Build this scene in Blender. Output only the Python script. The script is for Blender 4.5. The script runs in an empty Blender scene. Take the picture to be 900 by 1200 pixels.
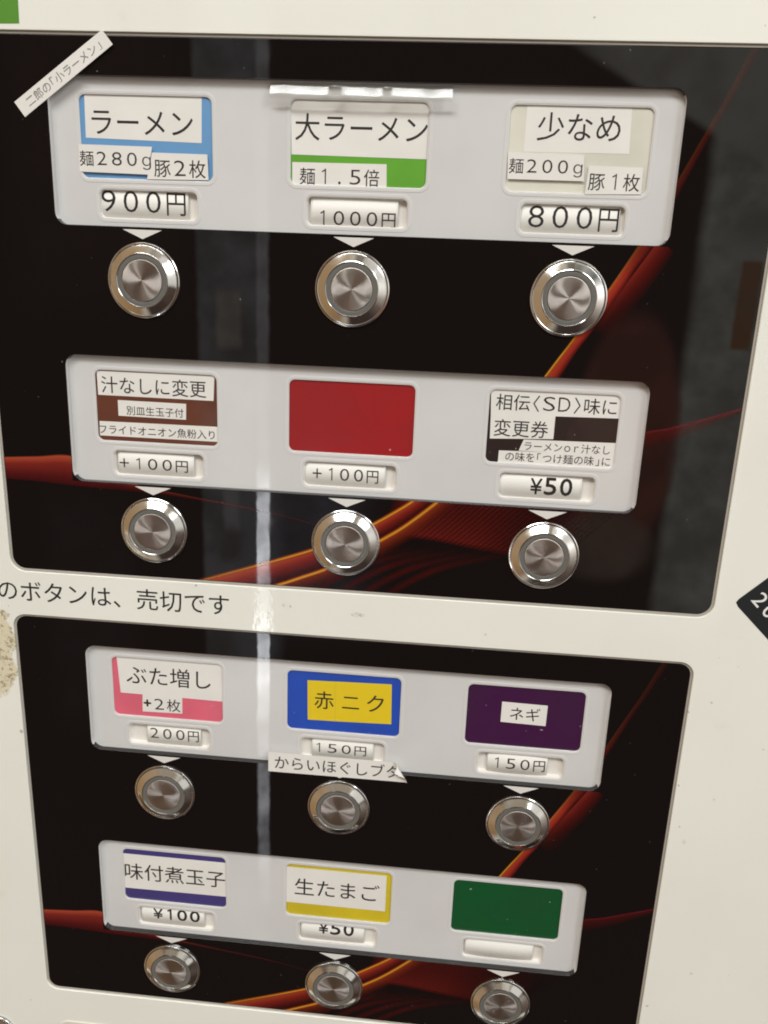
import bpy, bmesh, math, random
from mathutils import Vector, Matrix

S = bpy.context.scene
COL = S.collection
MM = 0.001
random.seed(7)

# ------------------------------------------------------------------ camera
# wall coordinates: u to the right, v up, w out of the machine front, all in millimetres
def P(u, v, w=0.0):
    return Vector((u * MM, -w * MM, v * MM))

R = ((0.99532285, -0.03781948, 0.08889386),
     (0.06113697, 0.95906562, -0.27650572),
     (-0.07479775, 0.28064716, 0.95689209))
def wv(r):                      # (right, down, into the wall) -> world
    return Vector((r[0], r[2], -r[1]))
cam_d = bpy.data.cameras.new('camera')
cam = bpy.data.objects.new('camera', cam_d)
COL.objects.link(cam)
cx, cy, cz = wv(R[0]), -wv(R[1]), -wv(R[2])
loc = P(37.399, 7.7495, 298.394)
cam.matrix_world = Matrix(((cx.x, cy.x, cz.x, loc.x), (cx.y, cy.y, cz.y, loc.y), (cx.z, cy.z, cz.z, loc.z), (0, 0, 0, 1)))
cam_d.sensor_fit = 'VERTICAL'
cam_d.sensor_height = 36.0
cam_d.lens = 36.0 * 980.0 / 1200.0
cam_d.clip_start = 0.01
cam_d.clip_end = 50
S.camera = cam

# ------------------------------------------------------------------ world: the dim shop in front of the machine
W = bpy.data.worlds.new('World')
S.world = W
W.use_nodes = True
wn, wl = W.node_tree.nodes, W.node_tree.links
wn.clear()
def mnode(tree, op, a, b=None, c=None, clamp=False):
    n = tree.nodes.new('ShaderNodeMath'); n.operation = op; n.use_clamp = clamp
    for i, x in enumerate((a, b, c)):
        if x is None: continue
        if isinstance(x, (int, float)): n.inputs[i].default_value = x
        else: tree.links.new(x, n.inputs[i])
    return n.outputs[0]
def smooth(tree, x, lo, hi):
    n = tree.nodes.new('ShaderNodeMapRange'); n.interpolation_type = 'SMOOTHSTEP'
    tree.links.new(x, n.inputs['Value'])
    n.inputs['From Min'].default_value = lo; n.inputs['From Max'].default_value = hi
    return n.outputs['Result']
T = W.node_tree
tc = wn.new('ShaderNodeTexCoord')
sep = wn.new('ShaderNodeSeparateXYZ'); wl.new(tc.outputs['Generated'], sep.inputs[0])
X, Y, Z = sep.outputs
fwd = mnode(T, 'MAXIMUM', mnode(T, 'MULTIPLY', Y, -1.0), 0.02)
wa0 = mnode(T, 'DIVIDE', X, fwd)
wb = mnode(T, 'DIVIDE', Z, fwd)
# surroundings by compass angle (the sides of the shop)
az = mnode(T, 'ARCTAN2', Z, X)                       # -pi..pi, 0 = right, up = +pi/2
azn = mnode(T, 'ADD', mnode(T, 'DIVIDE', az, 2 * math.pi), 0.5)   # 0 = left, .25 down, .5 right, .75 up
ramp = wn.new('ShaderNodeValToRGB'); wl.new(azn, ramp.inputs[0])
stops = [(0.00, (.42, .27, .14)), (0.10, (.40, .24, .11)), (0.17, (.30, .18, .09)), (0.20, (.50, .44, .36)), (0.225, (.05, .035, .03)),
         (0.33, (.05, .035, .03)), (0.40, (.16, .12, .10)), (0.45, (.45, .40, .34)), (0.49, (1.1, 1.0, .9)), (0.535, (2.6, 2.6, 2.5)), (0.565, (1.0, 1.0, .95)),
         (0.60, (.16, .17, .16)), (0.66, (.45, .44, .40)), (0.69, (.12, .12, .11)), (0.745, (.14, .13, .12)), (0.765, (.75, .68, .56)), (0.79, (.60, .46, .30)), (0.86, (.44, .29, .15)), (1.0, (.42, .27, .14))]
cr = ramp.color_ramp
while len(cr.elements) > 1: cr.elements.remove(cr.elements[-1])
cr.elements[0].position = stops[0][0]; cr.elements[0].color = (*stops[0][1], 1)
for p_, c_ in stops[1:]:
    e = cr.elements.new(p_); e.color = (*c_, 1)
def vmix(t, fac, a, b):
    n = t.nodes.new('ShaderNodeMix'); n.data_type = 'RGBA'
    if isinstance(fac, (int, float)): n.inputs[0].default_value = fac
    else: t.links.new(fac, n.inputs[0])
    for i, x in ((6, a), (7, b)):
        if isinstance(x, tuple): n.inputs[i].default_value = (*x, 1)
        else: t.links.new(x, n.inputs[i])
    return n.outputs[2]
front = smooth(T, mnode(T, 'MULTIPLY', Y, -1.0), 0.50, 0.62)
ns = wn.new('ShaderNodeTexNoise'); ns.inputs['Scale'].default_value = 22; ns.inputs['Detail'].default_value = 4
wl.new(tc.outputs['Generated'], ns.inputs['Vector'])
nz = smooth(T, ns.outputs['Fac'], 0.3, 0.75)
n2 = wn.new('ShaderNodeTexNoise'); n2.inputs['Scale'].default_value = 60; n2.inputs['Detail'].default_value = 3
wl.new(tc.outputs['Generated'], n2.inputs['Vector'])
wa = mnode(T, 'ADD', wa0, mnode(T, 'MULTIPLY', mnode(T, 'SUBTRACT', n2.outputs['Fac'], .5), .004))
colr = vmix(T, front, ramp.outputs[0], (.075, .05, .04))
def rect(col, a0, a1, b0, b1, soft=0.006, colour=(1, 1, 1), noise=0.0, softb=None):
    sb = softb or soft
    m = mnode(T, 'MULTIPLY', smooth(T, wa, a0 - soft, a0 + soft), smooth(T, wa, a1 + soft, a1 - soft))
    m = mnode(T, 'MULTIPLY', m, smooth(T, wb, b0 - sb, b0 + sb))
    m = mnode(T, 'MULTIPLY', m, smooth(T, wb, b1 + sb, b1 - sb))
    m = mnode(T, 'MULTIPLY', m, smooth(T, mnode(T, 'MULTIPLY', Y, -1.0), 0.3, 0.5))
    if noise:
        m = mnode(T, 'MULTIPLY', m, mnode(T, 'ADD', mnode(T, 'MULTIPLY', nz, noise), 1 - noise))
    return vmix(T, m, col, colour)
RECTS = [
    (-9, 9, .33, 9, .04, (.42, .35, .26), .25, .05),                 # lit upper part of the shop
    (-9, -.74, -9, 9, .05, (.46, .31, .18), .25, .05),               # wooden wall on the left
    (.56, 9, -.25, 9, .04, (.95, .92, .86), .25, .08),               # bright side on the right
    # a0, a1, b0, b1, softness, radiance, noise
    (-.52, -.33, -.05, .30, .03, (.13, .085, .065), .5, .04),
    (.262, .345, -.42, .32, .009, (.95, .95, .82), .5, .05),     # pale post
    (.310, .332, -.075, .022, .003, (.55, .25, .10), .3, .003),      # brown board
    (-.310, -.235, -.60, .30, .004, (.55, .55, .56), .6, .03),       # curtain edge
    (-.225, -.11, -.45, -.24, .05, (.34, .36, .42), .5, .05),
    (-.288, -.258, -.10, -.035, .004, (.85, .75, .62), .5, .006),
    (-.282, -.262, -.33, -.27, .004, (.8, .8, .8), .5, .008),
    (.02, .10, .10, .19, .02, (.22, .20, .18), .5, .02),
    (-.52, -.40, -.62, -.30, .02, (.12, .10, .09), .5, .05),
    (-.262, -.21, -.52, -.24, .012, (.45, .47, .52), .6, .05),
    (-.2395, -.2235, -.60, -.26, .0012, (14, 14.4, 15), .75, .03),   # slit of daylight
    (-.2385, -.2245, -.25, .25, .003, (1.1, 1.1, 1.1), .5, .03),
    (-.2395, -.2235, -.86, -.60, .0025, (4.2, 4.2, 4.5), .9, .06),
]
for a0, a1, b0, b1, so, c_, nn, sb in RECTS:
    colr = rect(colr, a0, a1, b0, b1, so, c_, nn, sb)
# pale wall high up on the right, its lower edge sloping
slope = mnode(T, 'ADD', wb, mnode(T, 'MULTIPLY', wa, .52))
mw = mnode(T, 'MULTIPLY', smooth(T, slope, .279, .293), mnode(T, 'MULTIPLY', smooth(T, wa, .02, .16), smooth(T, wa, .6, .4)))
mw = mnode(T, 'MULTIPLY', mw, mnode(T, 'MULTIPLY', smooth(T, wb, .5, .35), mnode(T, 'ADD', mnode(T, 'MULTIPLY', nz, .3), .7)))
colr = vmix(T, mw, colr, (.80, .78, .67))
def blob(col, a0, b0, ra, rb, soft, colour):
    da = mnode(T, 'DIVIDE', mnode(T, 'SUBTRACT', wa, a0), ra); db = mnode(T, 'DIVIDE', mnode(T, 'SUBTRACT', wb, b0), rb)
    d = mnode(T, 'ADD', mnode(T, 'MULTIPLY', da, da), mnode(T, 'MULTIPLY', db, db))
    m = mnode(T, 'MULTIPLY', smooth(T, d, 1 + soft, 1 - soft), mnode(T, 'ADD', mnode(T, 'MULTIPLY', nz, .4), .6))
    return vmix(T, m, col, colour)
colr = blob(colr, .205, -.19, .062, .15, .22, (.50, .16, .11))       # someone in a dull red shirt, arm raised
colr = blob(colr, .19, -.32, .062, .045, .5, (.45, .32, .24))
bg = wn.new('ShaderNodeBackground'); wl.new(colr, bg.inputs[0]); bg.inputs[1].default_value = 1.0
wo = wn.new('ShaderNodeOutputWorld'); wl.new(bg.outputs[0], wo.inputs[0])
W.cycles.sampling_method = 'MANUAL'; W.cycles.sample_map_resolution = 1024

# ------------------------------------------------------------------ lamps (ceiling light of the shop)
def area(name, pos, target, sx, sy, power, colour):
    d = bpy.data.lights.new(name, 'AREA'); d.shape = 'RECTANGLE'; d.size = sx; d.size_y = sy; d.energy = power; d.color = colour
    o = bpy.data.objects.new(name, d); COL.objects.link(o); o.location = pos
    o.rotation_euler = (Vector(target) - Vector(pos)).to_track_quat('-Z', 'Y').to_euler()
    return o
area('ceiling_lamp', (-0.52, -2.0, 2.3), (0, 0, -0.2), 2.3, 0.65, 74, (.985, 1.0, .985))
area('ceiling_lamp', (1.9, -2.1, 1.5), (0, 0, -0.2), 1.0, 1.0, 25, (.985, 1.0, .985))

S.view_settings.view_transform = 'Standard'
S.view_settings.look = 'None'
S.view_settings.exposure = 0.0
S.view_settings.gamma = 1.0
S.render.film_transparent = False
S.cycles.filter_width = 1.9
S.cycles.max_bounces = 8

# ------------------------------------------------------------------ materials
def mat(name, colour, rough=0.5, metal=0.0, spec=0.5, coat=0.0, coat_rough=0.03):
    m = bpy.data.materials.new(name); m.use_nodes = True
    b = m.node_tree.nodes['Principled BSDF']
    b.inputs['Base Color'].default_value = (*colour, 1)
    b.inputs['Roughness'].default_value = rough
    b.inputs['Metallic'].default_value = metal
    b.inputs['Specular IOR Level'].default_value = spec
    b.inputs['Coat Weight'].default_value = coat
    b.inputs['Coat Roughness'].default_value = coat_rough
    return m
def noise(t, scale, detail=3.0, rough=0.5):
    tc = t.nodes.new('ShaderNodeTexCoord')
    n = t.nodes.new('ShaderNodeTexNoise')
    n.inputs['Scale'].default_value = scale; n.inputs['Detail'].default_value = detail; n.inputs['Roughness'].default_value = rough
    t.links.new(tc.outputs['Object'], n.inputs['Vector'])
    return n.outputs['Fac']
def bump(m, scale, strength, dist, detail=2.0, coat=True):
    t = m.node_tree; b = t.nodes['Principled BSDF']
    bp = t.nodes.new('ShaderNodeBump'); bp.inputs['Strength'].default_value = strength; bp.inputs['Distance'].default_value = dist
    t.links.new(noise(t, scale, detail), bp.inputs['Height'])
    t.links.new(bp.outputs[0], b.inputs['Normal'])
    if coat: t.links.new(bp.outputs[0], b.inputs['Coat Normal'])
def mottle(m, c0, c1, scale, lo=.35, hi=.65, detail=4.0):
    t = m.node_tree; b = t.nodes['Principled BSDF']
    t.links.new(vmix(t, smooth(t, noise(t, scale, detail), lo, hi), c0, c1), b.inputs['Base Color'])

def body_material():
    m = mat('cream_paint', (.80, .77, .68), .38, coat=1.0, coat_rough=.015)
    t = m.node_tree; b = t.nodes['Principled BSDF']
    base = vmix(t, smooth(t, noise(t, 14, 5), .35, .7), (.85, .853, .79), (.82, .822, .755))
    # fine specks of dirt
    sp = smooth(t, noise(t, 300, 1.0), .775, .80)
    base = vmix(t, mnode(t, 'MULTIPLY', sp, .5), base, (.22, .17, .11))
    # smudges
    sm = smooth(t, noise(t, 55, 3.0), .66, .80)
    base = vmix(t, mnode(t, 'MULTIPLY', sm, .18), base, (.45, .38, .28))
    # rust and dirt stain left of the lower panel
    tc = t.nodes.new('ShaderNodeTexCoord')
    sx = t.nodes.new('ShaderNodeSeparateXYZ'); t.links.new(tc.outputs['Object'], sx.inputs[0])
    wob = mnode(t, 'MULTIPLY', mnode(t, 'SUBTRACT', noise(t, 110, 5, .65), .5), .022)
    dx = mnode(t, 'DIVIDE', mnode(t, 'SUBTRACT', mnode(t, 'ADD', sx.outputs[0], wob), -.1425), .0085)
    dz = mnode(t, 'DIVIDE', mnode(t, 'SUBTRACT', mnode(t, 'ADD', sx.outputs[2], wob), -.1485), .021)
    d = mnode(t, 'ADD', mnode(t, 'MULTIPLY', dx, dx), mnode(t, 'MULTIPLY', dz, dz))
    patch = smooth(t, d, 1.15, .75)
    grain = smooth(t, noise(t, 620, 5, .75), .50, .62)
    base = vmix(t, mnode(t, 'MULTIPLY', patch, .65), base, (.66, .57, .34))
    base = vmix(t, mnode(t, 'MULTIPLY', mnode(t, 'MULTIPLY', patch, grain), .80), base, (.20, .13, .05))
    for mx, mz, rx, rz, st in ((.0055, -.1215, .0028, .0010, .55), (-.0235, -.1195, .0008, .0009, .45), (.1428, -.1475, .0007, .0005, .5), (.141, -.2105, .0009, .0012, .3), (.055, -.126, .0006, .0006, .4), (.150, -.190, .0006, .0008, .35)):
        ex = mnode(t, 'DIVIDE', mnode(t, 'SUBTRACT', sx.outputs[0], mx), rx); ez = mnode(t, 'DIVIDE', mnode(t, 'SUBTRACT', sx.outputs[2], mz), rz)
        dd = mnode(t, 'ADD', mnode(t, 'MULTIPLY', ex, ex), mnode(t, 'MULTIPLY', ez, ez))
        mk = mnode(t, 'MULTIPLY', smooth(t, dd, 1.3, .4), smooth(t, noise(t, 1500, 2), .42, .58))
        base = vmix(t, mnode(t, 'MULTIPLY', mk, st), base, (.30, .27, .22))
    t.links.new(base, b.inputs['Base Color'])
    bp = t.nodes.new('ShaderNodeBump'); bp.inputs['Strength'].default_value = .15; bp.inputs['Distance'].default_value = .00008
    t.links.new(noise(t, 520, 2), bp.inputs['Height'])
    t.links.new(bp.outputs[0], b.inputs['Normal']); t.links.new(bp.outputs[0], b.inputs['Coat Normal'])
    return m
M_body = body_material()
M_trim = mat('trim_plastic', (.72, .69, .62), .35, coat=.3)
M_seal = mat('grey_seal', (.40, .37, .325), .4, coat=.3)
M_panel = mat('black_printed_acrylic', (.0060, .0042, .0040), .022, spec=.5)
bump(M_panel, 30, .05, .0003, coat=False)
t_ = M_panel.node_tree; b_ = t_.nodes['Principled BSDF']
dust = mnode(t_, 'MULTIPLY', smooth(t_, noise(t_, 520, 1.0), .775, .81), .35)
t_.links.new(vmix(t_, dust, (.0060, .0042, .0040), (.30, .28, .26)), b_.inputs['Base Color'])
t_.links.new(mnode(t_, 'ADD', mnode(t_, 'MULTIPLY', smooth(t_, noise(t_, 24, 4, .6), .52, .80), .05), .012), b_.inputs['Roughness'])
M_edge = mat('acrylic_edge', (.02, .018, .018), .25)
def flame_material():
    m = mat('printed_flame_ink', (.3, .05, .03), .022)
    t = m.node_tree; b = t.nodes['Principled BSDF']
    a = t.nodes.new('ShaderNodeVertexColor'); a.layer_name = 'ink'
    t.links.new(a.outputs['Color'], b.inputs['Base Color']); t.links.new(a.outputs['Alpha'], b.inputs['Alpha'])
    bp = t.nodes.new('ShaderNodeBump'); bp.inputs['Strength'].default_value = .05; bp.inputs['Distance'].default_value = .0003
    t.links.new(noise(t, 30, 2), bp.inputs['Height']); t.links.new(bp.outputs[0], b.inputs['Normal'])
    return m
M_flame = flame_material()
M_arrow = mat('white_print', (.72, .70, .67), .12)
M_holder = mat('white_holder_plastic', (.70, .695, .69), .30, coat=1.0, coat_rough=.02)
mottle(M_holder, (.665, .663, .66), (.635, .63, .628), 30)
bump(M_holder, 34, .06, .0003)
M_rim_lit_wall = mat('rim_and_lit_wall_plastic', (.66, .655, .645), .25, coat=.6, coat_rough=.05)
M_pocket = mat('pocket_plastic', (.76, .73, .68), .45)
M_paper = mat('white_tape', (.80, .78, .745), .40, coat=.5, coat_rough=.12)
mottle(M_paper, (.81, .79, .755), (.775, .755, .72), 60)
bump(M_paper, 60, .25, .0004)
M_slip = mat('slip_paper', (.78, .765, .725), .5)
bump(M_slip, 80, .2, .0003)
M_ink = mat('black_ink', (.022, .018, .018), .45)
M_grey_ink = mat('faded_grey_ink', (.20, .19, .19), .5)
M_white_ink = mat('white_ink', (.80, .80, .78), .4)
def card(name, c, r=.35):
    m = mat(name, c, r, coat=.8, coat_rough=.04)
    t = m.node_tree
    base = vmix(t, smooth(t, noise(t, 38, 4), .35, .65), c, tuple(x * .86 + .004 for x in c))
    sp = mnode(t, 'MULTIPLY', smooth(t, noise(t, 480, 1.0), .785, .81), .5)
    t.links.new(vmix(t, sp, base, (.6, .6, .56)), t.nodes['Principled BSDF'].inputs['Base Color'])
    bump(m, 42, .35, .0008)
    return m
CARD = dict(blue=card('blue_card', (.14, .33, .60)), green=card('green_card', (.13, .40, .035)), cream=card('cream_card', (.74, .73, .63)),
            brown=card('brown_card', (.135, .040, .020)), red=card('red_card', (.35, .010, .013)), dark=card('dark_brown_card', (.022, .012, .010)),
            pink=card('pink_card', (.78, .14, .21)), royal=card('royal_blue_card', (.016, .075, .47)), purple=card('purple_card', (.048, .004, .050)),
            navy=card('navy_card', (.055, .042, .20)), yellow=card('mustard_card', (.66, .52, .02)), dgreen=card('dark_green_card', (.001, .082, .020)))
M_yellow_tape = mat('yellow_tape', (.76, .56, .015), .4, coat=.4, coat_rough=.1)
M_chrome = mat('polished_steel', (.68, .675, .66), .12, metal=1.0)
t_ = M_chrome.node_tree
t_.links.new(mnode(t_, 'ADD', mnode(t_, 'MULTIPLY', smooth(t_, noise(t_, 150, 4, .6), .4, .75), .14), .09), t_.nodes['Principled BSDF'].inputs['Roughness'])
def cap_material():
    m = mat('brushed_steel', (.56, .50, .455), .40, metal=1.0)
    t = m.node_tree; b = t.nodes['Principled BSDF']
    b.inputs['Anisotropic'].default_value = 1.0
    tg = t.nodes.new('ShaderNodeTangent'); tg.direction_type = 'RADIAL'; tg.axis = 'Y'
    t.links.new(tg.outputs[0], b.inputs['Tangent'])
    oi = t.nodes.new('ShaderNodeObjectInfo')
    wear = smooth(t, noise(t, 260, 4, .6), .45, .75)
    t.links.new(mnode(t, 'ADD', mnode(t, 'MULTIPLY', oi.outputs['Random'], .12), mnode(t, 'ADD', mnode(t, 'MULTIPLY', wear, .10), .29)), b.inputs['Roughness'])
    t.links.new(vmix(t, oi.outputs['Random'], (.60, .55, .51), (.50, .45, .42)), b.inputs['Base Color'])
    return m
M_cap = cap_material()
M_ring = mat('grey_translucent_ring', (.135, .135, .125), .35, coat=.5, coat_rough=.1)
M_green_st = mat('green_sticker', (.09, .27, .025), .4, coat=.3)
M_black_st = mat('black_sticker', (.012, .014, .016), .45)
M_metal = mat('lock_metal', (.55, .53, .50), .22, metal=1.0)

# ------------------------------------------------------------------ object helpers
def link(name, me, material, parent=None):
    o = bpy.data.objects.new(name, me); COL.objects.link(o)
    if material and not me.materials: me.materials.append(material)
    if parent: o.parent = parent
    return o
def tag(o, label=None, cat=None, group=None, kind=None):
    for k, x in (('label', label), ('category', cat), ('group', group), ('kind', kind)):
        if x: o[k] = x
    return o
def empty(name, parent=None):
    o = bpy.data.objects.new(name, None); COL.objects.link(o); o.empty_display_size = .01
    if parent: o.parent = parent
    return o
def to_mesh(bm, name):
    me = bpy.data.meshes.new(name); bm.to_mesh(me); bm.free(); return me
def rrect(u0, u1, v0, v1, r, n=8):
    pts = []
    for cx_, cy_, a in ((u1 - r, v1 - r, 0), (u0 + r, v1 - r, 90), (u0 + r, v0 + r, 180), (u1 - r, v0 + r, 270)):
        for i in range(n + 1):
            t = math.radians(a + 90 * i / n); pts.append((cx_ + r * math.cos(t), cy_ + r * math.sin(t)))
    return pts
class RR:                                            # rounded rectangle that can grow
    def __init__(s, u0, u1, v0, v1, r): s.a = (u0, u1, v0, v1, r)
    def pts(s, g=0.0):
        u0, u1, v0, v1, r = s.a
        return rrect(u0 - g, u1 + g, v0 - g, v1 + g, max(.05, r + g))
def plate(name, outer, holes, w, depth, mt, parent=None, rnd=.3, seg=3, edge_mat=None, lit_side_mat=None):
    """sheet with rounded edges: outline and holes are RR shapes; front face at w"""
    bm = bmesh.new()
    fe = []; walls = []
    for k, sh in enumerate([outer] + list(holes)):
        sgn = -1 if k == 0 else 1
        rings = []
        prof = [(rnd * (1 - math.sin(a)), rnd * (1 - math.cos(a))) for a in [math.pi / 2 * i / seg for i in range(seg + 1)]]
        # prof: inset from the edge, drop from the front
        for ins, drop in prof: rings.append((sgn * ins, w - drop))
        rings.append((0.0, w - depth))
        prev = None
        for ri, (g, ww) in enumerate(rings):
            vs = [bm.verts.new(P(u, v, ww)) for u, v in sh.pts(g)]
            if prev:
                n = len(vs)
                for i in range(n):
                    f = bm.faces.new((prev[i], prev[(i + 1) % n], vs[(i + 1) % n], vs[i]))
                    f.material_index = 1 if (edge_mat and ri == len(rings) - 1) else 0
                    f.smooth = ri < len(rings) - 1
            else:
                fe += [bm.edges.new((vs[i], vs[(i + 1) % len(vs)])) for i in range(len(vs))]
            prev = vs
    r = bmesh.ops.triangle_fill(bm, use_beauty=True, use_dissolve=False, edges=fe, normal=(0, -1, 0))
    ff = [f for f in r['geom'] if isinstance(f, bmesh.types.BMFace)]
    bmesh.ops.recalc_face_normals(bm, faces=bm.faces)
    if ff[0].normal.y > 0: bmesh.ops.reverse_faces(bm, faces=bm.faces)
    if lit_side_mat:
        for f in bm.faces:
            if f.material_index == 1 and abs(f.normal.x) > .85: f.material_index = 2  # left and right walls recoloured pale, reflected light put into the colour
    me = to_mesh(bm, name)
    me.materials.append(mt)
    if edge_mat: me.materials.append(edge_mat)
    if lit_side_mat: me.materials.append(lit_side_mat)
    return link(name, me, None, parent)
def prism(name, pts, w, depth, mt, parent=None):
    bm = bmesh.new()
    f = [bm.verts.new(P(u, v, w)) for u, v in pts]; b = [bm.verts.new(P(u, v, w - depth)) for u, v in pts]
    n = len(pts)
    top = bm.faces.new(f)
    for i in range(n): bm.faces.new((f[i], b[i], b[(i + 1) % n], f[(i + 1) % n]))
    bmesh.ops.recalc_face_normals(bm, faces=bm.faces)
    if top.normal.y > 0: bmesh.ops.reverse_faces(bm, faces=bm.faces)
    return link(name, to_mesh(bm, name), mt, parent)
def glyph_mesh(body, weight=0.0, spacing=1.0):
    """label printer setting: every character in its own cell"""
    vs, fs, x = [], [], 0.0
    for ch in body:
        me = one_glyph() if ch == '1' else raw_glyph('ɡ' if ch == 'g' else ch, -.012)
        xs = [v.co.x for v in me.vertices]; ys = [v.co.y for v in me.vertices]
        a, b, c, d = min(xs), max(xs), min(ys), max(ys)
        if ch in '0123456789':
            adv, tw, y0, y1 = 1.0, (b - a if ch == '1' else .64), .0, .80
        elif ch == 'g': adv, tw, y0, y1 = .92, .56, -.20, .58
        elif ch == '.': adv, tw, y0, y1 = .9, .13, .0, .13
        elif ch == '+': adv, tw, y0, y1 = .95, .64, .08, .72
        elif ch in 'SD': adv, tw, y0, y1 = .85, .66, .0, .80
        elif ch in 'or': adv, tw, y0, y1 = .9, (.6 if ch == 'o' else .4), .0, .60
        elif ch in '¥': adv, tw, y0, y1 = .78, .62, .0, .74
        elif ch in '「」〈〉': adv, tw, y0, y1 = .62, b - a, c, d
        else: adv, tw, y0, y1 = 1.0, None, c, d
        n0 = len(vs)
        for v in me.vertices:
            if tw is None: px = x + v.co.x
            else: px = x + adv / 2 + ((v.co.x - a) / (b - a) - .5) * tw
            vs.append((px, y0 + (v.co.y - c) / (d - c) * (y1 - y0), 0))
        one = vs[n0:]; del vs[n0:]
        fat = .022 + weight if ch == '1' else (.014 if ch not in '0123456789g+orSD' else .005) + (min(weight, .012) if ch == '¥' else weight)
        for k in range(8):                             # a round pen: rounded stroke ends
            n1 = len(vs); t = math.pi / 4 * k
            vs += [(p[0] + fat * math.cos(t), p[1] + fat * math.sin(t), k * .004) for p in one]
            fs += [tuple(i + n1 for i in p.vertices) for p in me.polygons]
        x += adv * spacing
        bpy.data.meshes.remove(me)
    me = bpy.data.meshes.new('lettering'); me.from_pydata(vs, [], fs)
    return me
def one_glyph():
    me = bpy.data.meshes.new('lettering')
    me.from_pydata([(.18, 0, 0), (.21, 0, 0), (.21, 1, 0), (.18, 1, 0), (.18, .96, 0), (.0, .84, 0), (.0, .80, 0), (.18, .92, 0)], [], [(0, 1, 2, 3), (4, 5, 6, 7)])
    return me
def raw_glyph(body, weight=0.0, spacing=1.0):
    c = bpy.data.curves.new('lettering', 'FONT'); c.body = body; c.size = 1.0; c.offset = weight; c.space_character = spacing
    c.resolution_u = 3
    o = bpy.data.objects.new('lettering', c); COL.objects.link(o)
    dg = bpy.context.evaluated_depsgraph_get(); dg.update()
    me = bpy.data.meshes.new_from_object(o.evaluated_get(dg))
    bpy.data.objects.remove(o); bpy.data.curves.remove(c)
    return me
def lettering(body, cu, cv, wd, ht, w, parent, mt=None, weight=.0, rot=0.0, name='lettering', warp=None, spacing=1.0):
    """text fitted to a box of wd x ht millimetres about (cu, cv)"""
    me = glyph_mesh(body, weight, spacing)
    xs = [v.co.x for v in me.vertices]; ys = [v.co.y for v in me.vertices]
    x0, x1, y0, y1 = min(xs), max(xs), min(ys), max(ys)
    if '円' not in body and '¥' not in body: ht = max(ht, wd * (y1 - y0) / (x1 - x0))
    ca, sa = math.cos(rot), math.sin(rot)
    for v in me.vertices:
        x = ((v.co.x - x0) / (x1 - x0) - .5) * wd; y = ((v.co.y - y0) / (y1 - y0) - .5) * ht
        u, vv, ww = cu + x * ca - y * sa, cv + x * sa + y * ca, w
        dz = v.co.z
        if warp: u, vv, ww = warp(u, vv, w)
        ww += dz
        v.co = P(u, vv, ww)
    me.materials.clear()
    return link(name, me, mt or M_ink, parent)

# ------------------------------------------------------------------ the machine
machine = empty('ticket_machine')
tag(machine, 'cream ticket vending machine front with two black button panels and steel push buttons', 'ticket machine')
COLS = (-72.5, 0.5, 73.2)
BUTTON_COLS = (-74.2, 0.0, 74.1)
ROWS = (0.0, -92.7, -209.2, -301.9)
PANELS = [RR(-132.2, 137.2, -112.0, 77.4, 5), RR(-133.3, 133.6, -319.3, -132.6, 4.6)]
PROWS = [(0, 1), (2, 3)]
def grow(sh, g): 
    u0, u1, v0, v1, r = sh.a; return RR(u0 - g, u1 + g, v0 - g, v1 + g, r + g)

plate('front_panel', RR(-420, 420, -620, 320, 12), [grow(p, .95) for p in PANELS], .85, 60, M_body, machine, rnd=.30)
# deep box behind the front sheet
bm = bmesh.new(); bmesh.ops.create_cube(bm, size=1.0)
for v in bm.verts: v.co = Vector((v.co.x * .835, v.co.y * .30 + .162, v.co.z * .935 - .15))
link('casing', to_mesh(bm, 'casing'), M_body, machine)

def holder_shape(b): return RR(-105.3, 105.3, b + 18.0, b + 65.6, 4.2)
# ---- printed flames: ribbons of ink with their own colours
def catmull(pts, n=10):
    out = []
    for i in range(len(pts) - 1):
        p0 = pts[max(i - 1, 0)]; p1 = pts[i]; p2 = pts[i + 1]; p3 = pts[min(i + 2, len(pts) - 1)]
        for k in range(n):
            t = k / n
            out.append(tuple(.5 * (2 * b + (c - a) * t + (2 * a - 5 * b + 4 * c - d) * t * t + (3 * b - a - 3 * c + d) * t ** 3) for a, b, c, d in zip(p0, p1, p2, p3)))
    out.append(tuple(pts[-1])); return out
def ribbon(bm, lay, left, right, cols, z, n=10, end=None):
    """surface between two curves; cols = [(t across, (r,g,b,a))]; end = alpha along the length"""
    m = max(len(left), len(right))
    L, Q = catmull(left, n), catmull(right, n)
    k = 80
    def at(c, t):
        x = t * (len(c) - 1); i = min(int(x), len(c) - 2); f = x - i
        return [c[i][j] * (1 - f) + c[i + 1][j] * f for j in (0, 1)]
    prev = None
    for i in range(k + 1):
        t = i / k; a, b = at(L, t), at(Q, t); row = []
        al = 1.0
        if end:
            for (t0, a0), (t1, a1) in zip(end, end[1:]):
                if t0 <= t <= t1: al = a0 + (a1 - a0) * (t - t0) / max(1e-6, t1 - t0)
        for s, c in cols:
            v = bm.verts.new(P(a[0] + (b[0] - a[0]) * s, a[1] + (b[1] - a[1]) * s, z))
            v[lay] = (c[0], c[1], c[2], c[3] * al); row.append(v)
        if prev:
            for j in range(len(row) - 1):
                try: bm.faces.new((prev[j], prev[j + 1], row[j + 1], row[j]))
                except ValueError: pass
        prev = row
def off(pts, d):
    """parallel curve d millimetres to the left; d may vary along it"""
    out = []
    for i, p in enumerate(pts):
        a = pts[max(i - 1, 0)]; b = pts[min(i + 1, len(pts) - 1)]
        dx, dy = b[0] - a[0], b[1] - a[1]; l = math.hypot(dx, dy)
        dd = d[i] if isinstance(d, (list, tuple)) else d
        out.append((p[0] - dy / l * dd, p[1] + dx / l * dd))
    return out
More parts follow.
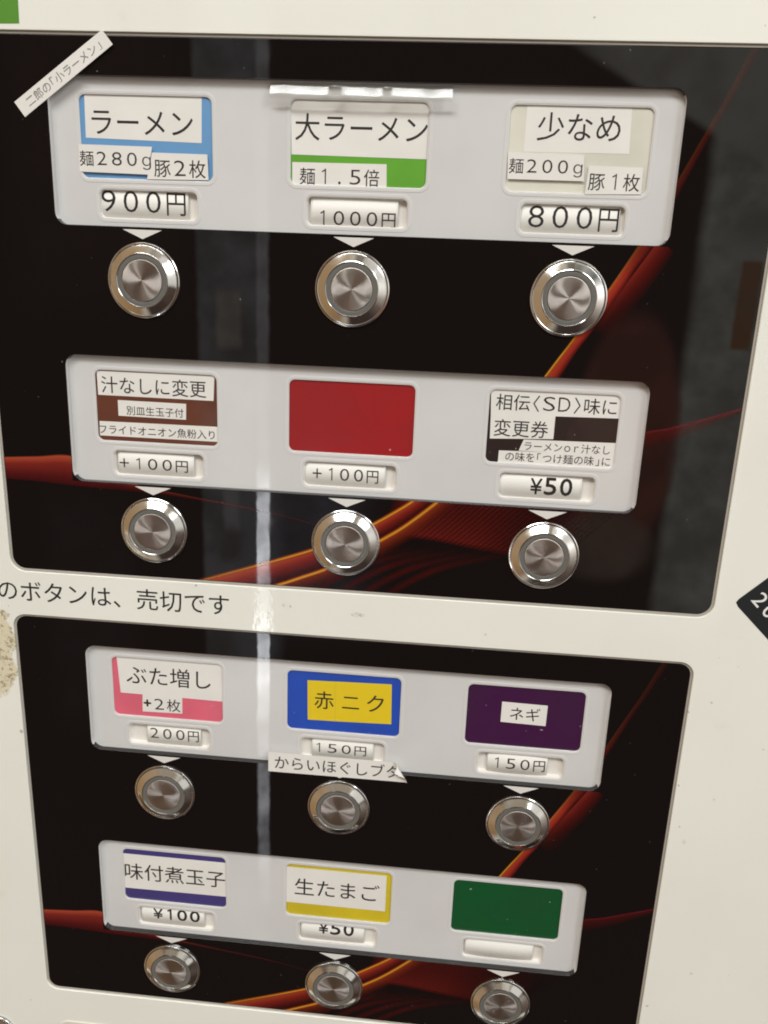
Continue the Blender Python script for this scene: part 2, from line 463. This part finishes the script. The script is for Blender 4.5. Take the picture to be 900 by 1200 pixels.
Y1 = [(-66, -115), (-52.6, -110.5), (-42, -106.8), (-31.6, -103.2), (-22, -99.8), (-12.5, -96.2), (-1, -91.2), (10.3, -84.5), (17.3, -79.9), (24.1, -75), (32, -68)]
Y2 = [(-36, -115.5), (-24.9, -111.3), (-16.8, -107.9), (-7.3, -103.8), (3.5, -97.7), (13.1, -91), (20.4, -86), (27.2, -80.4), (33.3, -74.9), (41, -68)]
BOUND = [(-20, -117), (-8, -104), (4, -95), (13.3, -88.9), (31.9, -90), (46.2, -92), (60.4, -94), (76, -96)]
CL = [(58, -43), (68.2, -27.2), (72.2, -20.9), (76.5, -14.3), (81.6, -5.6), (86.6, 2.6), (90.8, 9.8), (95, 17.4), (98.5, 23.5), (105.6, 38.8), (112, 52.5), (116.5, 62), (121, 73), (124, 80)]
CR = [(64, -43), (74, -26.7), (79, -17.5), (84.2, -9.5), (89.6, -.5), (92.5, 4.5), (96, 11), (101, 18.5), (105, 30), (109.4, 41), (115.0, 54), (119.3, 63), (124.0, 73.3), (127.3, 80)]
AU = [(-140, -67.5), (-132.5, -67), (-119.2, -66), (-105.4, -65), (-92, -70.5), (-84, -74.3), (-62.9, -77.8), (-28, -82.8), (-5, -88)]
AL = [(-140, -75.6), (-132, -75.8), (-118.8, -76.1), (-105, -77), (-92, -77.4), (-82, -77.8), (-63, -79), (-28, -83.4), (-5, -88.3)]
DD = [(90, -50), (105, -45), (112.7, -43.2), (122.2, -40), (132.5, -36.4), (140, -33.5)]
def flames(b, outline, holes, parent):
    bm = bmesh.new(); lay = bm.verts.layers.float_color.new('ink')
    sh = lambda pts: [(u, v + b) for u, v in pts]
    red, dred, org, yel = (.30, .028, .016), (.10, .008, .007), (.42, .085, .015), (.62, .34, .02)
    def c(col, a): return (*col, a)
    # wedge coming in from the left
    ribbon(bm, lay, sh(AU), sh(AL), [(0, c((.42, .07, .03), .0)), (.06, c((.38, .06, .028), .95)), (.3, c((.20, .02, .014), .9)), (.72, c((.085, .008, .008), .9)), (.95, c((.06, .006, .006), .75)), (1, c(dred, 0))], .02,
           end=[(0, 1), (.45, 1), (.55, .6), (.75, .35), (1, .1)])
    # wide field of red hatching right of the two yellow lines
    top = [(20, -62), (40, -62), (60, -62), (78, -62), (100, -62)]
    low = [(13.3, -88.9), (31.9, -90), (46.2, -92), (60.4, -94), (82, -97)]
    ribbon(bm, lay, sh(top), sh(low), [(0, c((.065, .007, .006), .7)), (.6, c((.085, .008, .006), .8)), (.93, c((.13, .011, .008), .9)), (.97, c((.10, .008, .007), .6)), (1, c(dred, 0))], .025,
           end=[(0, .0), (.08, 1), (.5, .85), (.75, .4), (1, 0)])
    for i in range(34):
        x = 6 + i * 2.1
        ln = [(x, -97), (x + 9, -89), (x + 19, -79), (x + 30, -67)]
        ribbon(bm, lay, sh(off(ln, .5)), sh(off(ln, -.5)), [(0, c((.01, .004, .004), 0)), (.5, c((.012, .004, .004), .38)), (1, c((.01, .004, .004), 0))], .03, end=[(0, 0), (.25, 1), (1, 1)])
    # faint red sweep under the boundary
    for k in range(5):
        x = -18 + k * 9
        ln = [(x - 6, -116), (x + 8, -106), (x + 22, -99), (x + 44, -93)]
        ribbon(bm, lay, sh(off(ln, 1.8)), sh(off(ln, -1.8)), [(0, c(dred, 0)), (.5, c((.085, .008, .007), .5)), (1, c(dred, 0))], .032, end=[(0, .6), (.5, 1), (1, 0)])
    # red glow between the two lines and below the lower one
    ribbon(bm, lay, sh(Y1), sh(Y2), [(0, c((.40, .10, .02), .9)), (.12, c((.34, .045, .016), .95)), (.4, c((.20, .016, .010), .9)), (.75, c((.06, .006, .005), .8)), (1, c((.04, .005, .004), .5))], .04)
    ribbon(bm, lay, sh(off(Y2, .3)), sh(off(Y2, -6)), [(0, c((.42, .13, .015), .9)), (.25, c((.22, .03, .010), .75)), (1, c(dred, 0))], .045, end=[(0, .5), (.5, 1), (1, .9)])
    # the yellow lines
    ribbon(bm, lay, sh(off(Y1, .7)), sh(off(Y1, -1.3)), [(0, c(org, 0)), (.3, c(org, .9)), (.5, c(yel, 1)), (.7, c(org, .8)), (1, c(red, 0))], .05, end=[(0, .25), (.2, .5), (.4, .95), (1, 1)])
    ribbon(bm, lay, sh(off(Y2, .9)), sh(off(Y2, -1.0)), [(0, c(org, 0)), (.3, c(org, .9)), (.55, c(yel, 1)), (.8, c(org, .8)), (1, c(red, 0))], .055, end=[(0, 1), (.5, 1), (1, .9)])
    # tall flame on the right
    ribbon(bm, lay, sh(CL), sh(CR), [(0, c((.45, .16, .02), 0)), (.08, c((.40, .09, .02), .9)), (.3, c((.33, .035, .016), 1)), (.6, c((.26, .022, .014), 1)), (.9, c((.12, .010, .008), .7)), (1, c(dred, 0))], .04,
           end=[(0, 1), (.42, 1), (.52, .45), (.62, .22), (.8, .10), (1, .05)])
    ribbon(bm, lay, sh(off(CL[:6], .2)), sh(off(CL[:6], -1.3)), [(0, c(org, 0)), (.3, c(yel, .9)), (.6, c(org, .8)), (1, c(red, 0))], .05, end=[(0, 1), (.45, .9), (.8, 0), (1, 0)])
    # its dull red tail to the right
    tl = [(84, -10), (88, -3), (92, 4), (97, 12), (102, 20)]
    tr = [(89, -16), (96, -4), (101, 4), (105, 11), (107.5, 16)]
    ribbon(bm, lay, sh(tl), sh(tr), [(0, c((.20, .018, .012), .9)), (.35, c((.12, .010, .008), .75)), (1, c(dred, 0))], .035, end=[(0, 0), (.25, .4), (.6, .9), (1, 1)])
    # thin line at the right edge
    ribbon(bm, lay, sh(off(DD, .55)), sh(off(DD, -.55)), [(0, c((.3, .02, .03), 0)), (.5, c((.15, .013, .020), .6)), (1, c((.2, .01, .02), 0))], .04)
    ribbon(bm, lay, sh(off(DD, -.2)), sh(off(DD, [-7, -6, -5, -4, -2, -1])), [(0, c(dred, .5)), (1, c(dred, 0))], .036)
    # trim the print to the panel and its two windows
    def cut(u, v, nu, nv):
        g = bm.verts[:] + bm.edges[:] + bm.faces[:]
        bmesh.ops.bisect_plane(bm, geom=g, plane_co=P(u, v), plane_no=Vector((nu, 0, nv)), dist=1e-7)
    boxes = []
    for hsh in holes + [outline]:
        u0, u1, v0, v1, r = hsh.a; boxes.append((u0, u1, v0, v1))
        cut(u0, 0, 1, 0); cut(u1, 0, 1, 0); cut(0, v0, 0, 1); cut(0, v1, 0, 1)
    dead = []
    for f in bm.faces:
        m = f.calc_center_median(); u, v = m.x / MM, m.z / MM
        ins = any(a < u < b_ and cc < v < d for a, b_, cc, d in boxes[:-1])
        a, b_, cc, d = boxes[-1]
        if ins or not (a < u < b_ and cc < v < d): dead.append(f)
    bmesh.ops.delete(bm, geom=dead, context='FACES')
    for f in bm.faces:
        if f.normal.y > 0: f.normal_flip()
    return link('printed_flames', to_mesh(bm, 'printed_flames'), M_flame, parent)

CARD_W = (46.0, 26.3)
def card_win(c, b): return RR(c - 23.0, c + 23.0, b + 33.8, b + 60.1, 2.2)
def price_win(c, b): return RR(c - 17.3, c + 17.3, b + 20.8, b + 30.0, 1.9)
arrow_me = None
for pi, psh in enumerate(PANELS):
    holes = [holder_shape(ROWS[r]) for r in PROWS[pi]]
    pan = plate('button_panel', psh, holes, 0.0, 2.4, M_panel, machine, rnd=.14, seg=2, edge_mat=M_edge, lit_side_mat=M_rim_lit_wall)  # opening walls: pale sides, dark top and bottom, imitating what the acrylic reflects
    u0, u1, v0, v1, r = psh.a
    inner = RR(u0 + .3, u1 - .3, v0 + .3, v1 - .3, r)
    flames(ROWS[PROWS[pi][0]], inner, [grow(h, .2) for h in holes], pan)
    plate('panel_trim', grow(psh, .90), [grow(psh, .04)], .12, 3.0, M_seal, machine, rnd=.12, seg=2)
    for r_ in PROWS[pi]:
        for c in BUTTON_COLS:
            b = ROWS[r_]
            prism('arrow_mark', [(c - 7, b + 17.1), (c, b + 14.0), (c + 7, b + 17.1)], .07, .06, M_arrow, pan)

for b in ROWS:
    hs = holder_shape(b)
    wins = [card_win(c, b) for c in COLS] + [price_win(c, b) for c in COLS]
    hol = plate('label_holder', grow(hs, 1.2), wins, -2.42, .55, M_holder, machine, rnd=.22, seg=3)
    for wn_ in wins:
        d = 1.3
        plate('window_rim', grow(wn_, 1.5), [grow(wn_, .45)], -2.32, .11, M_rim_lit_wall, hol, rnd=.10, seg=4)
    for c in COLS:
        pw = grow(price_win(c, b), .02)
        bm = bmesh.new()                               # pocket behind the price window: four walls and a floor
        f = [bm.verts.new(P(u, v, -2.70)) for u, v in pw.pts()]; k = [bm.verts.new(P(u, v, -4.5)) for u, v in pw.pts(-.5)]
        n = len(f)
        for i in range(n): bm.faces.new((f[i], f[(i + 1) % n], k[(i + 1) % n], k[i])).smooth = True
        bm.faces.new(k)
        bmesh.ops.recalc_face_normals(bm, faces=bm.faces)
        link('price_pocket', to_mesh(bm, 'price_pocket'), M_pocket, hol)

# ---- push buttons
def lathe(name, prof, mt, parent, n=64, close=False):
    bm = bmesh.new(); prev = None
    for r, w in prof:
        ring = [bm.verts.new(P(r * math.cos(2 * math.pi * i / n), r * math.sin(2 * math.pi * i / n), w)) for i in range(n)]
        if prev:
            for i in range(n):
                bm.faces.new((prev[i], prev[(i + 1) % n], ring[(i + 1) % n], ring[i])).smooth = True
        prev = ring
    if close: bm.faces.new(prev)
    bmesh.ops.recalc_face_normals(bm, faces=bm.faces)
    if sum(f.normal.y * f.calc_area() for f in bm.faces) > 0: bmesh.ops.reverse_faces(bm, faces=bm.faces)
    return link(name, to_mesh(bm, name), mt, parent)
bez = [(13.0, .0), (13.0, .45), (12.92, .72), (12.7, .88), (12.4, .93), (12.15, .92), (12.0, .86), (11.95, .88), (11.4, 1.22), (10.8, 1.62), (10.2, 2.02), (9.7, 2.36), (9.45, 2.52), (9.25, 2.60), (9.1, 2.60), (8.98, 2.52), (8.9, 2.36), (8.9, 1.7)]
def fine(prof):                                        # doubles the rings near creases for crisp shading
    out = []
    for a, b in zip(prof, prof[1:]):
        out += [a, (a[0] * .92 + b[0] * .08, a[1] * .92 + b[1] * .08), (a[0] * .08 + b[0] * .92, a[1] * .08 + b[1] * .92)]
    return out + [prof[-1]]
def button():
    o = lathe('push_button', fine(bez), M_chrome, machine)
    lathe('light_ring', [(8.9, 2.30), (8.6, 2.36), (7.5, 2.36), (7.3, 2.30), (7.28, 1.9)], M_ring, o)
    cp = lathe('button_cap', [(7.22, 1.9), (7.22, 2.42), (7.16, 2.52), (7.02, 2.58), (6.9, 2.60), (4.6, 2.60), (2.3, 2.60), (.4, 2.60), (.02, 2.60)], M_cap, o, n=96)
    return o
proto = button()
for i, (r_, c_) in enumerate([(r, c) for r in range(4) for c in range(3)]):
    if i == 0: o = proto
    else:
        o = proto.copy(); COL.objects.link(o); o.parent = machine
        for ch in list(proto.children):
            d = ch.copy(); COL.objects.link(d); d.parent = o
    o.location = P(BUTTON_COLS[c_], ROWS[r_], 0)

lettering('のボタンは、売切です', -92.2, -121.4, 94.0, 6.4, .90, machine, name='notice_lettering', weight=.0)
# raised lip of the next panel and the lock at the bottom edge
plate('lower_panel', RR(-130.6, 200, -470, -338.2, 6), [RR(-129.2, 198.6, -468.6, -339.6, 5)], 1.3, .6, M_trim, machine, rnd=.3)
lathe('lock', [(9.5, .4), (9.5, 1.4), (9.2, 2.0), (8.4, 2.3), (7.0, 2.0), (5.5, 1.7), (.05, 1.7)], M_metal, machine, close=False).location = P(-161.0, -349.0, 0)

# ------------------------------------------------------------------ menu cards behind the windows
def menu_card(r_, c_, mt, label, stickers):
    b, c = ROWS[r_], COLS[c_]
    o = prism('menu_card', rrect(c - 24.2, c + 24.2, b + 32.6, b + 61.2, .6, 2), -3.02, .3, mt)
    tag(o, label, 'menu card', 'menu cards in the upper windows of the holders')
    lay = 0
    for q, txt, opt in stickers:
        w = (-2.22 if opt.get('over') else -2.96) + .015 * lay
        lay += 1
        s = prism('sticker', q, w, .1 if opt.get('over') else .05, opt.get('mat', M_paper), o)
        for t in txt:
            lettering(t[0], *t[1], w + .02, s, **(t[2] if len(t) > 2 else {}))
    return o
OV = dict(over=True)
menu_card(0, 0, CARD['blue'], 'sky blue bordered menu card reading ラーメン with noodle and pork notes', [
    ([(-93.6, 62.0), (-52.9, 62.3), (-53.3, 45.9), (-93.9, 46.6)], [('ラーメン', (-73.85, 51.61, 35.3, 6.84))], {}),
    ([(-96.3, 44.4), (-70.4, 44.2), (-72.2, 35.3), (-96.4, 35.6)], [('麺280g', (-83.6, 39.6, 25.2, 5.4))], OV),
    ([(-70.5, 42.4), (-51.2, 42.3), (-50.9, 34.1), (-72.6, 33.8)], [('豚2枚', (-60.9, 37.5, 18, 4.94))], OV)])
menu_card(0, 1, CARD['green'], 'lime green and white menu card reading 大ラーメン', [
    ([(-22.7, 61.6), (24.4, 62), (24.4, 42.9), (-22.3, 43.2)], [('大ラーメン', (1.15, 51.9, 44.4, 8.26))], {}),
    ([(-22.0, 40.8), (10.1, 41), (10.4, 33), (-22, 32.4)], [('麺1.5倍', (-5.8, 36.5, 27.2, 5.4))], {})])
menu_card(0, 2, CARD['cream'], 'plain cream menu card reading 少なめ with layered white stickers', [
    ([(55.4, 61.5), (88.9, 61.6), (89.6, 46.3), (55.3, 46.1)], [('少なめ', (72.67, 53.94, 26.8, 7.5))], {}),
    ([(50.2, 45.8), (75.1, 45.5), (75.8, 37.5), (50.7, 37.5)], [('麺200g', (62.9, 41.3, 24.0, 5.0))], OV),
    ([(77, 42.4), (94.5, 42.2), (94.8, 34), (76.5, 33.5)], [('豚1枚', (85.6, 37.5, 16.6, 5.4))], OV)])
menu_card(1, 0, CARD['brown'], 'reddish brown menu card with three white stickers, topmost reading 汁なしに変更', [
    ([(-94.9, -33), (-50.4, -32.8), (-50.9, -42.0), (-94.8, -41.9)], [('汁なしに変更', (-73.5, -37.9, 39.8, 5.4))], {}),
    ([(-87.4, -43.5), (-61.3, -43.6), (-61.5, -49.6), (-87.4, -49.4)], [('別皿生玉子付', (-73.3, -47.2, 21.8, 2.4))], {}),
    ([(-94.9, -51.8), (-48.2, -51.6), (-48.4, -57.3), (-95.0, -57.3)], [('フライドオニオン魚粉入り', (-72.9, -54.8, 44.4, 2.45))], {})])
menu_card(1, 1, CARD['red'], 'plain bright red menu card without any writing', [])
menu_card(1, 2, CARD['dark'], 'near black menu card with white stickers, topmost reading 相伝〈SD〉味に', [
    ([(50.4, -31.4), (97.4, -31.2), (97.6, -40.7), (51, -41.5)], [('相伝〈SD〉味に', (73.9, -36.9, 42.6, 4.6))], {}),
    ([(51, -41.3), (74, -41.1), (74, -49.4), (51.3, -50.4)], [('変更券', (62.2, -46.2, 19.3, 4.8))], {}),
    ([(63.5, -50.1), (97, -49.6), (97, -54.3), (62, -54.3)], [('ラーメンor汁なし', (79.2, -52.4, 30.6, 2.2))], {}),
    ([(54.9, -54.6), (97, -53.9), (97, -59.4), (54.8, -59.4)], [('の味を「つけ麺の味」に', (76.2, -56.6, 37.6, 2.5))], {})])
menu_card(2, 0, CARD['pink'], 'pink menu card reading ぶた増し with a small +2枚 sticker', [
    ([(-93.6, -147.4), (-48.2, -147.4), (-48.6, -165.9), (-92.6, -165.4)], [('ぶた増し', (-72.1, -156.8, 35.4, 7.6))], {}),
    ([(-83.3, -165.3), (-66.5, -165.5), (-66.7, -173), (-83.6, -173.4)], [('2枚', (-72.9, -169.6, 11.0, 4.2)), ('+', (-81.4, -169.3, 3.3, 3.3), dict(weight=.05))], {})])
menu_card(2, 1, CARD['royal'], 'royal blue menu card with yellow sticker reading 赤ニク', [
    ([(-14.4, -153.2), (-2.9, -152.9), (-2.75, -170.8), (-14.1, -171)], [('赤', (-7.5, -161.6, 7.9, 6.6))], dict(mat=M_yellow_tape)),
    ([(-2.85, -152.85), (19.7, -152.2), (20.2, -170.1), (-2.7, -170.8)], [('二', (3.4, -161.9, 7.0, 4.4)), ('ク', (13.4, -161.4, 6.8, 6.6))], dict(mat=M_yellow_tape))])
menu_card(2, 2, CARD['purple'], 'dark purple menu card with small white sticker reading ネギ', [
    ([(63.9, -156), (81.9, -156.3), (81.8, -165.4), (63.9, -165)], [('ネギ', (73.3, -160.8, 11.8, 5.2))], {})])
menu_card(3, 0, CARD['navy'], 'navy banded menu card with white strip reading 味付煮玉子', [
    ([(-96.6, -244.7), (-48.2, -244.7), (-48.2, -262.5), (-96.6, -262.8)], [('味付煮玉子', (-72.6, -253.7, 45.4, 7.4))], {})])
menu_card(3, 1, CARD['yellow'], 'mustard yellow menu card with white strip reading 生たまご', [
    ([(-22.6, -243.6), (21.2, -243.6), (21.2, -262.1), (-22.9, -262)], [('生たまご', (-.2, -253.2, 37.2, 7.2))], {})])
menu_card(3, 2, CARD['dgreen'], 'plain dark green menu card without any writing', [])

# ------------------------------------------------------------------ price slips in the small pockets
def price_slip(r_, c_, u0, u1, label, text=None, box=None, weight=.0, spacing=1.0, bulge=.2):
    b, c = ROWS[r_], COLS[c_]
    va, vb = b + 20.0, b + 30.9
    def wz(u):
        t = (u - u0) / (u1 - u0) * 2 - 1
        return -3.55 + bulge * (1 - abs(t) ** 3)
    bm = bmesh.new(); n = 28; rows = []
    for i in range(n + 1):
        u = u0 + (u1 - u0) * i / n
        rows.append([bm.verts.new(P(u, v, wz(u) - d)) for v, d in ((va, 0), (vb, 0), (vb, .1), (va, .1))])
    for a, q in zip(rows, rows[1:]):
        for k in range(4): bm.faces.new((a[k], q[k], q[(k + 1) % 4], a[(k + 1) % 4])).smooth = k in (0, 2)
    bm.faces.new(rows[0]); bm.faces.new(rows[-1])
    bmesh.ops.recalc_face_normals(bm, faces=bm.faces)
    o = link('price_slip', to_mesh(bm, 'price_slip'), M_slip)
    tag(o, label, 'price slip', 'price slips in the small pockets')
    if text:
        lettering(text, *box, 0.0, o, weight=weight, spacing=spacing, warp=lambda u, v, w: (u, v, wz(u) + .05))
    return o
price_slip(0, 0, -90.0, -58.6, 'white price slip reading 900円 under the sky blue card', '900円', (-74.7, 26.1, 30.2, 7.8), -.001)
price_slip(0, 1, -15.6, 14.6, 'white price slip reading 1000円 under the lime green card', '1000円', (.8, 23.2, 26, 5.2), bulge=.15)
price_slip(0, 2, 55.9, 88.9, 'white price slip reading 800円 under the plain cream card', '800円', (73.7, 25.8, 30, 7.7), -.001)
price_slip(1, 0, -88.8, -59.0, 'white price slip reading +100円 under the reddish brown card', '+100円', (-74.8, -67.7, 26.7, 4.8))
price_slip(1, 1, -16.6, 13.8, 'white price slip reading +100円 under the plain red card', '+100円', (-1.2, -67.4, 24.8, 5.2))
price_slip(1, 2, 56.1, 86.0, 'white price slip with bold ¥50 under the near black card', '¥50', (75, -67.1, 15.3, 6.7), .030, spacing=.9)
price_slip(2, 0, -82.3, -59.2, 'white price slip reading 200円 under the pink card', '200円', (-70.5, -183.6, 20.8, 5.2))
price_slip(2, 1, -12.3, 13.3, 'white price slip reading 150円 above the curling white sticker', '150円', (0, -183.9, 20.7, 4.6))
price_slip(2, 2, 59.9, 84.2, 'bulging white price slip reading 150円 under the purple card', '150円', (73.2, -183.9, 20.3, 5.3), bulge=.6)
price_slip(3, 0, -88.8, -59.8, 'white price slip with bold ¥100 cut off at its top', '¥100', (-72.6, -275.4, 21.4, 6.2), .030, spacing=.9)
price_slip(3, 1, -15.9, 12.4, 'white price slip with bold ¥50 under the mustard yellow card', '¥50', (-.1, -274.2, 15.8, 6.8), .030, spacing=.9)
price_slip(3, 2, 56.9, 86.5, 'blank white price slip under the plain dark green card', bulge=.6)

# ------------------------------------------------------------------ loose stickers
# clear tape along the top of the middle window, its upper edge pressed down
def tape_material():
    m = bpy.data.materials.new('clear_tape'); m.use_nodes = True; t = m.node_tree; t.nodes.clear()
    out = t.nodes.new('ShaderNodeOutputMaterial'); mx = t.nodes.new('ShaderNodeMixShader'); tr_ = t.nodes.new('ShaderNodeBsdfTransparent'); gl = t.nodes.new('ShaderNodeBsdfGlossy')
    gl.inputs['Roughness'].default_value = .17
    fr = t.nodes.new('ShaderNodeFresnel'); fr.inputs['IOR'].default_value = 1.5
    tr_.inputs[0].default_value = (.97, .97, .95, 1)
    t.links.new(mnode(t, 'MULTIPLY', fr.outputs[0], 1.6), mx.inputs[0]); t.links.new(tr_.outputs[0], mx.inputs[1]); t.links.new(gl.outputs[0], mx.inputs[2]); t.links.new(mx.outputs[0], out.inputs[0])
    return m
bm = bmesh.new(); prev = None
for i in range(61):
    u = -29 + 60 * i / 60
    wob = .16 * math.sin(u * .42 + 1) + .10 * math.sin(u * 1.1)
    gap = max(math.exp(-((u + 7.5) / 1.6) ** 2), math.exp(-((u - 9.5) / 1.2) ** 2))
    tilt = math.tan(math.radians(19 + 2.5 * math.sin(u * .33) - 12 * gap))
    col = []
    for j in range(15):
        v = 59.9 + 5.2 * j / 14
        e = max(0.0, v - 60.9)
        col.append(bm.verts.new(P(u, v + .06 * math.sin(u * .7), .75 - min(e, 3.2) * tilt - max(0, e - 3.2) * 1.2)))
    if prev:
        for j in range(14): bm.faces.new((prev[j], col[j], col[j + 1], prev[j + 1])).smooth = True
    prev = col
ct = link('clear_tape', to_mesh(bm, 'clear_tape'), tape_material())
tag(ct, 'strip of glossy clear tape along the top edge above the lime green card', 'clear tape')
st = prism('tape_sticker', [(-116.9, 56.7), (-84.6, 78.9), (-81.2, 74.6), (-113.5, 52.1)], 1.05, .12, M_paper)
for v in st.data.vertices:                              # lies over the trim at its upper end
    if v.co.z < 65 * MM: v.co.y += .0009
tag(st, 'narrow white tape sticker with faded grey writing stuck slanting over the top left corner', 'sticker')
rot = math.atan2(19.05, 27.83)
def tape_w(u, v, w):
    return u, v, 1.08 if v > 78 else .18 + .90 * max(0.0, min(1.0, (v - 54.4) / 22.3))
lettering('二郎の「小ラーメン」', -98.95, 65.6, 32.4, 3.0, 0, st, mt=M_grey_ink, weight=.0, rot=rot, warp=tape_w)

# sticker with a curling corner
FO, FD = Vector((22.6, -187.6)), Vector((.85, .53))     # point on the fold and the way it curls
FD.normalize()
def curl(u, v, w):
    d = (Vector((u, v)) - FO).dot(FD)
    if d <= 0: return u, v, w
    r = 1.5; a = min(d / r, 2.75); e = d - a * r
    x = r * math.sin(a) + e * math.cos(a); h = r * (1 - math.cos(a)) + e * math.sin(a)
    q = Vector((u, v)) + FD * (x - d)
    return q.x, q.y, w + h
bm = bmesh.new(); nu, nv = 110, 20; g = []
TL, TR, BR, BL = (-29.8, -185.5), (27.6, -185.6), (27.9, -194.5), (-29.8, -194.7)
for i in range(nu + 1):
    col = []
    for j in range(nv + 1):
        s, t = i / nu, j / nv
        u = (TL[0] * (1 - s) + TR[0] * s) * (1 - t) + (BL[0] * (1 - s) + BR[0] * s) * t
        v = (TL[1] * (1 - s) + TR[1] * s) * (1 - t) + (BL[1] * (1 - s) + BR[1] * s) * t
        col.append(bm.verts.new(P(*curl(u, v, .14))))
    g.append(col)
for i in range(nu):
    for j in range(nv): bm.faces.new((g[i][j], g[i][j + 1], g[i + 1][j + 1], g[i + 1][j])).smooth = True
ks = link('tape_sticker', to_mesh(bm, 'tape_sticker'), M_paper)
tag(ks, 'white tape sticker reading からいほぐしブタ with its upper right corner curling off', 'sticker')
lettering('からいほぐしブタ', -1.3, -190.0, 51.6, 5.5, .17, ks, warp=curl)

ds = empty('diamond_sticker')
o = prism('backing', [(145.6, -105.9), (146.5, -104.4)] + [(160.5, -90.4), (186, -116.4), (171.5, -131.6)] + [(146.6, -107.6)], .92, .08, M_black_st, ds)
tag(ds, 'black diamond shaped sticker with white digits cut by the right edge', 'sticker')
lettering('202', 158.2, -108.4, 16.0, 5.7, .94, ds, mt=M_white_ink, weight=.014, rot=math.radians(-45))
gs = prism('green_sticker', [(-150, 79.7), (-112.7, 80.3), (-111.8, 110), (-150, 110)], .95, .1, M_green_st)
tag(gs, 'plain green sticker on the cream front above the upper panel', 'sticker')
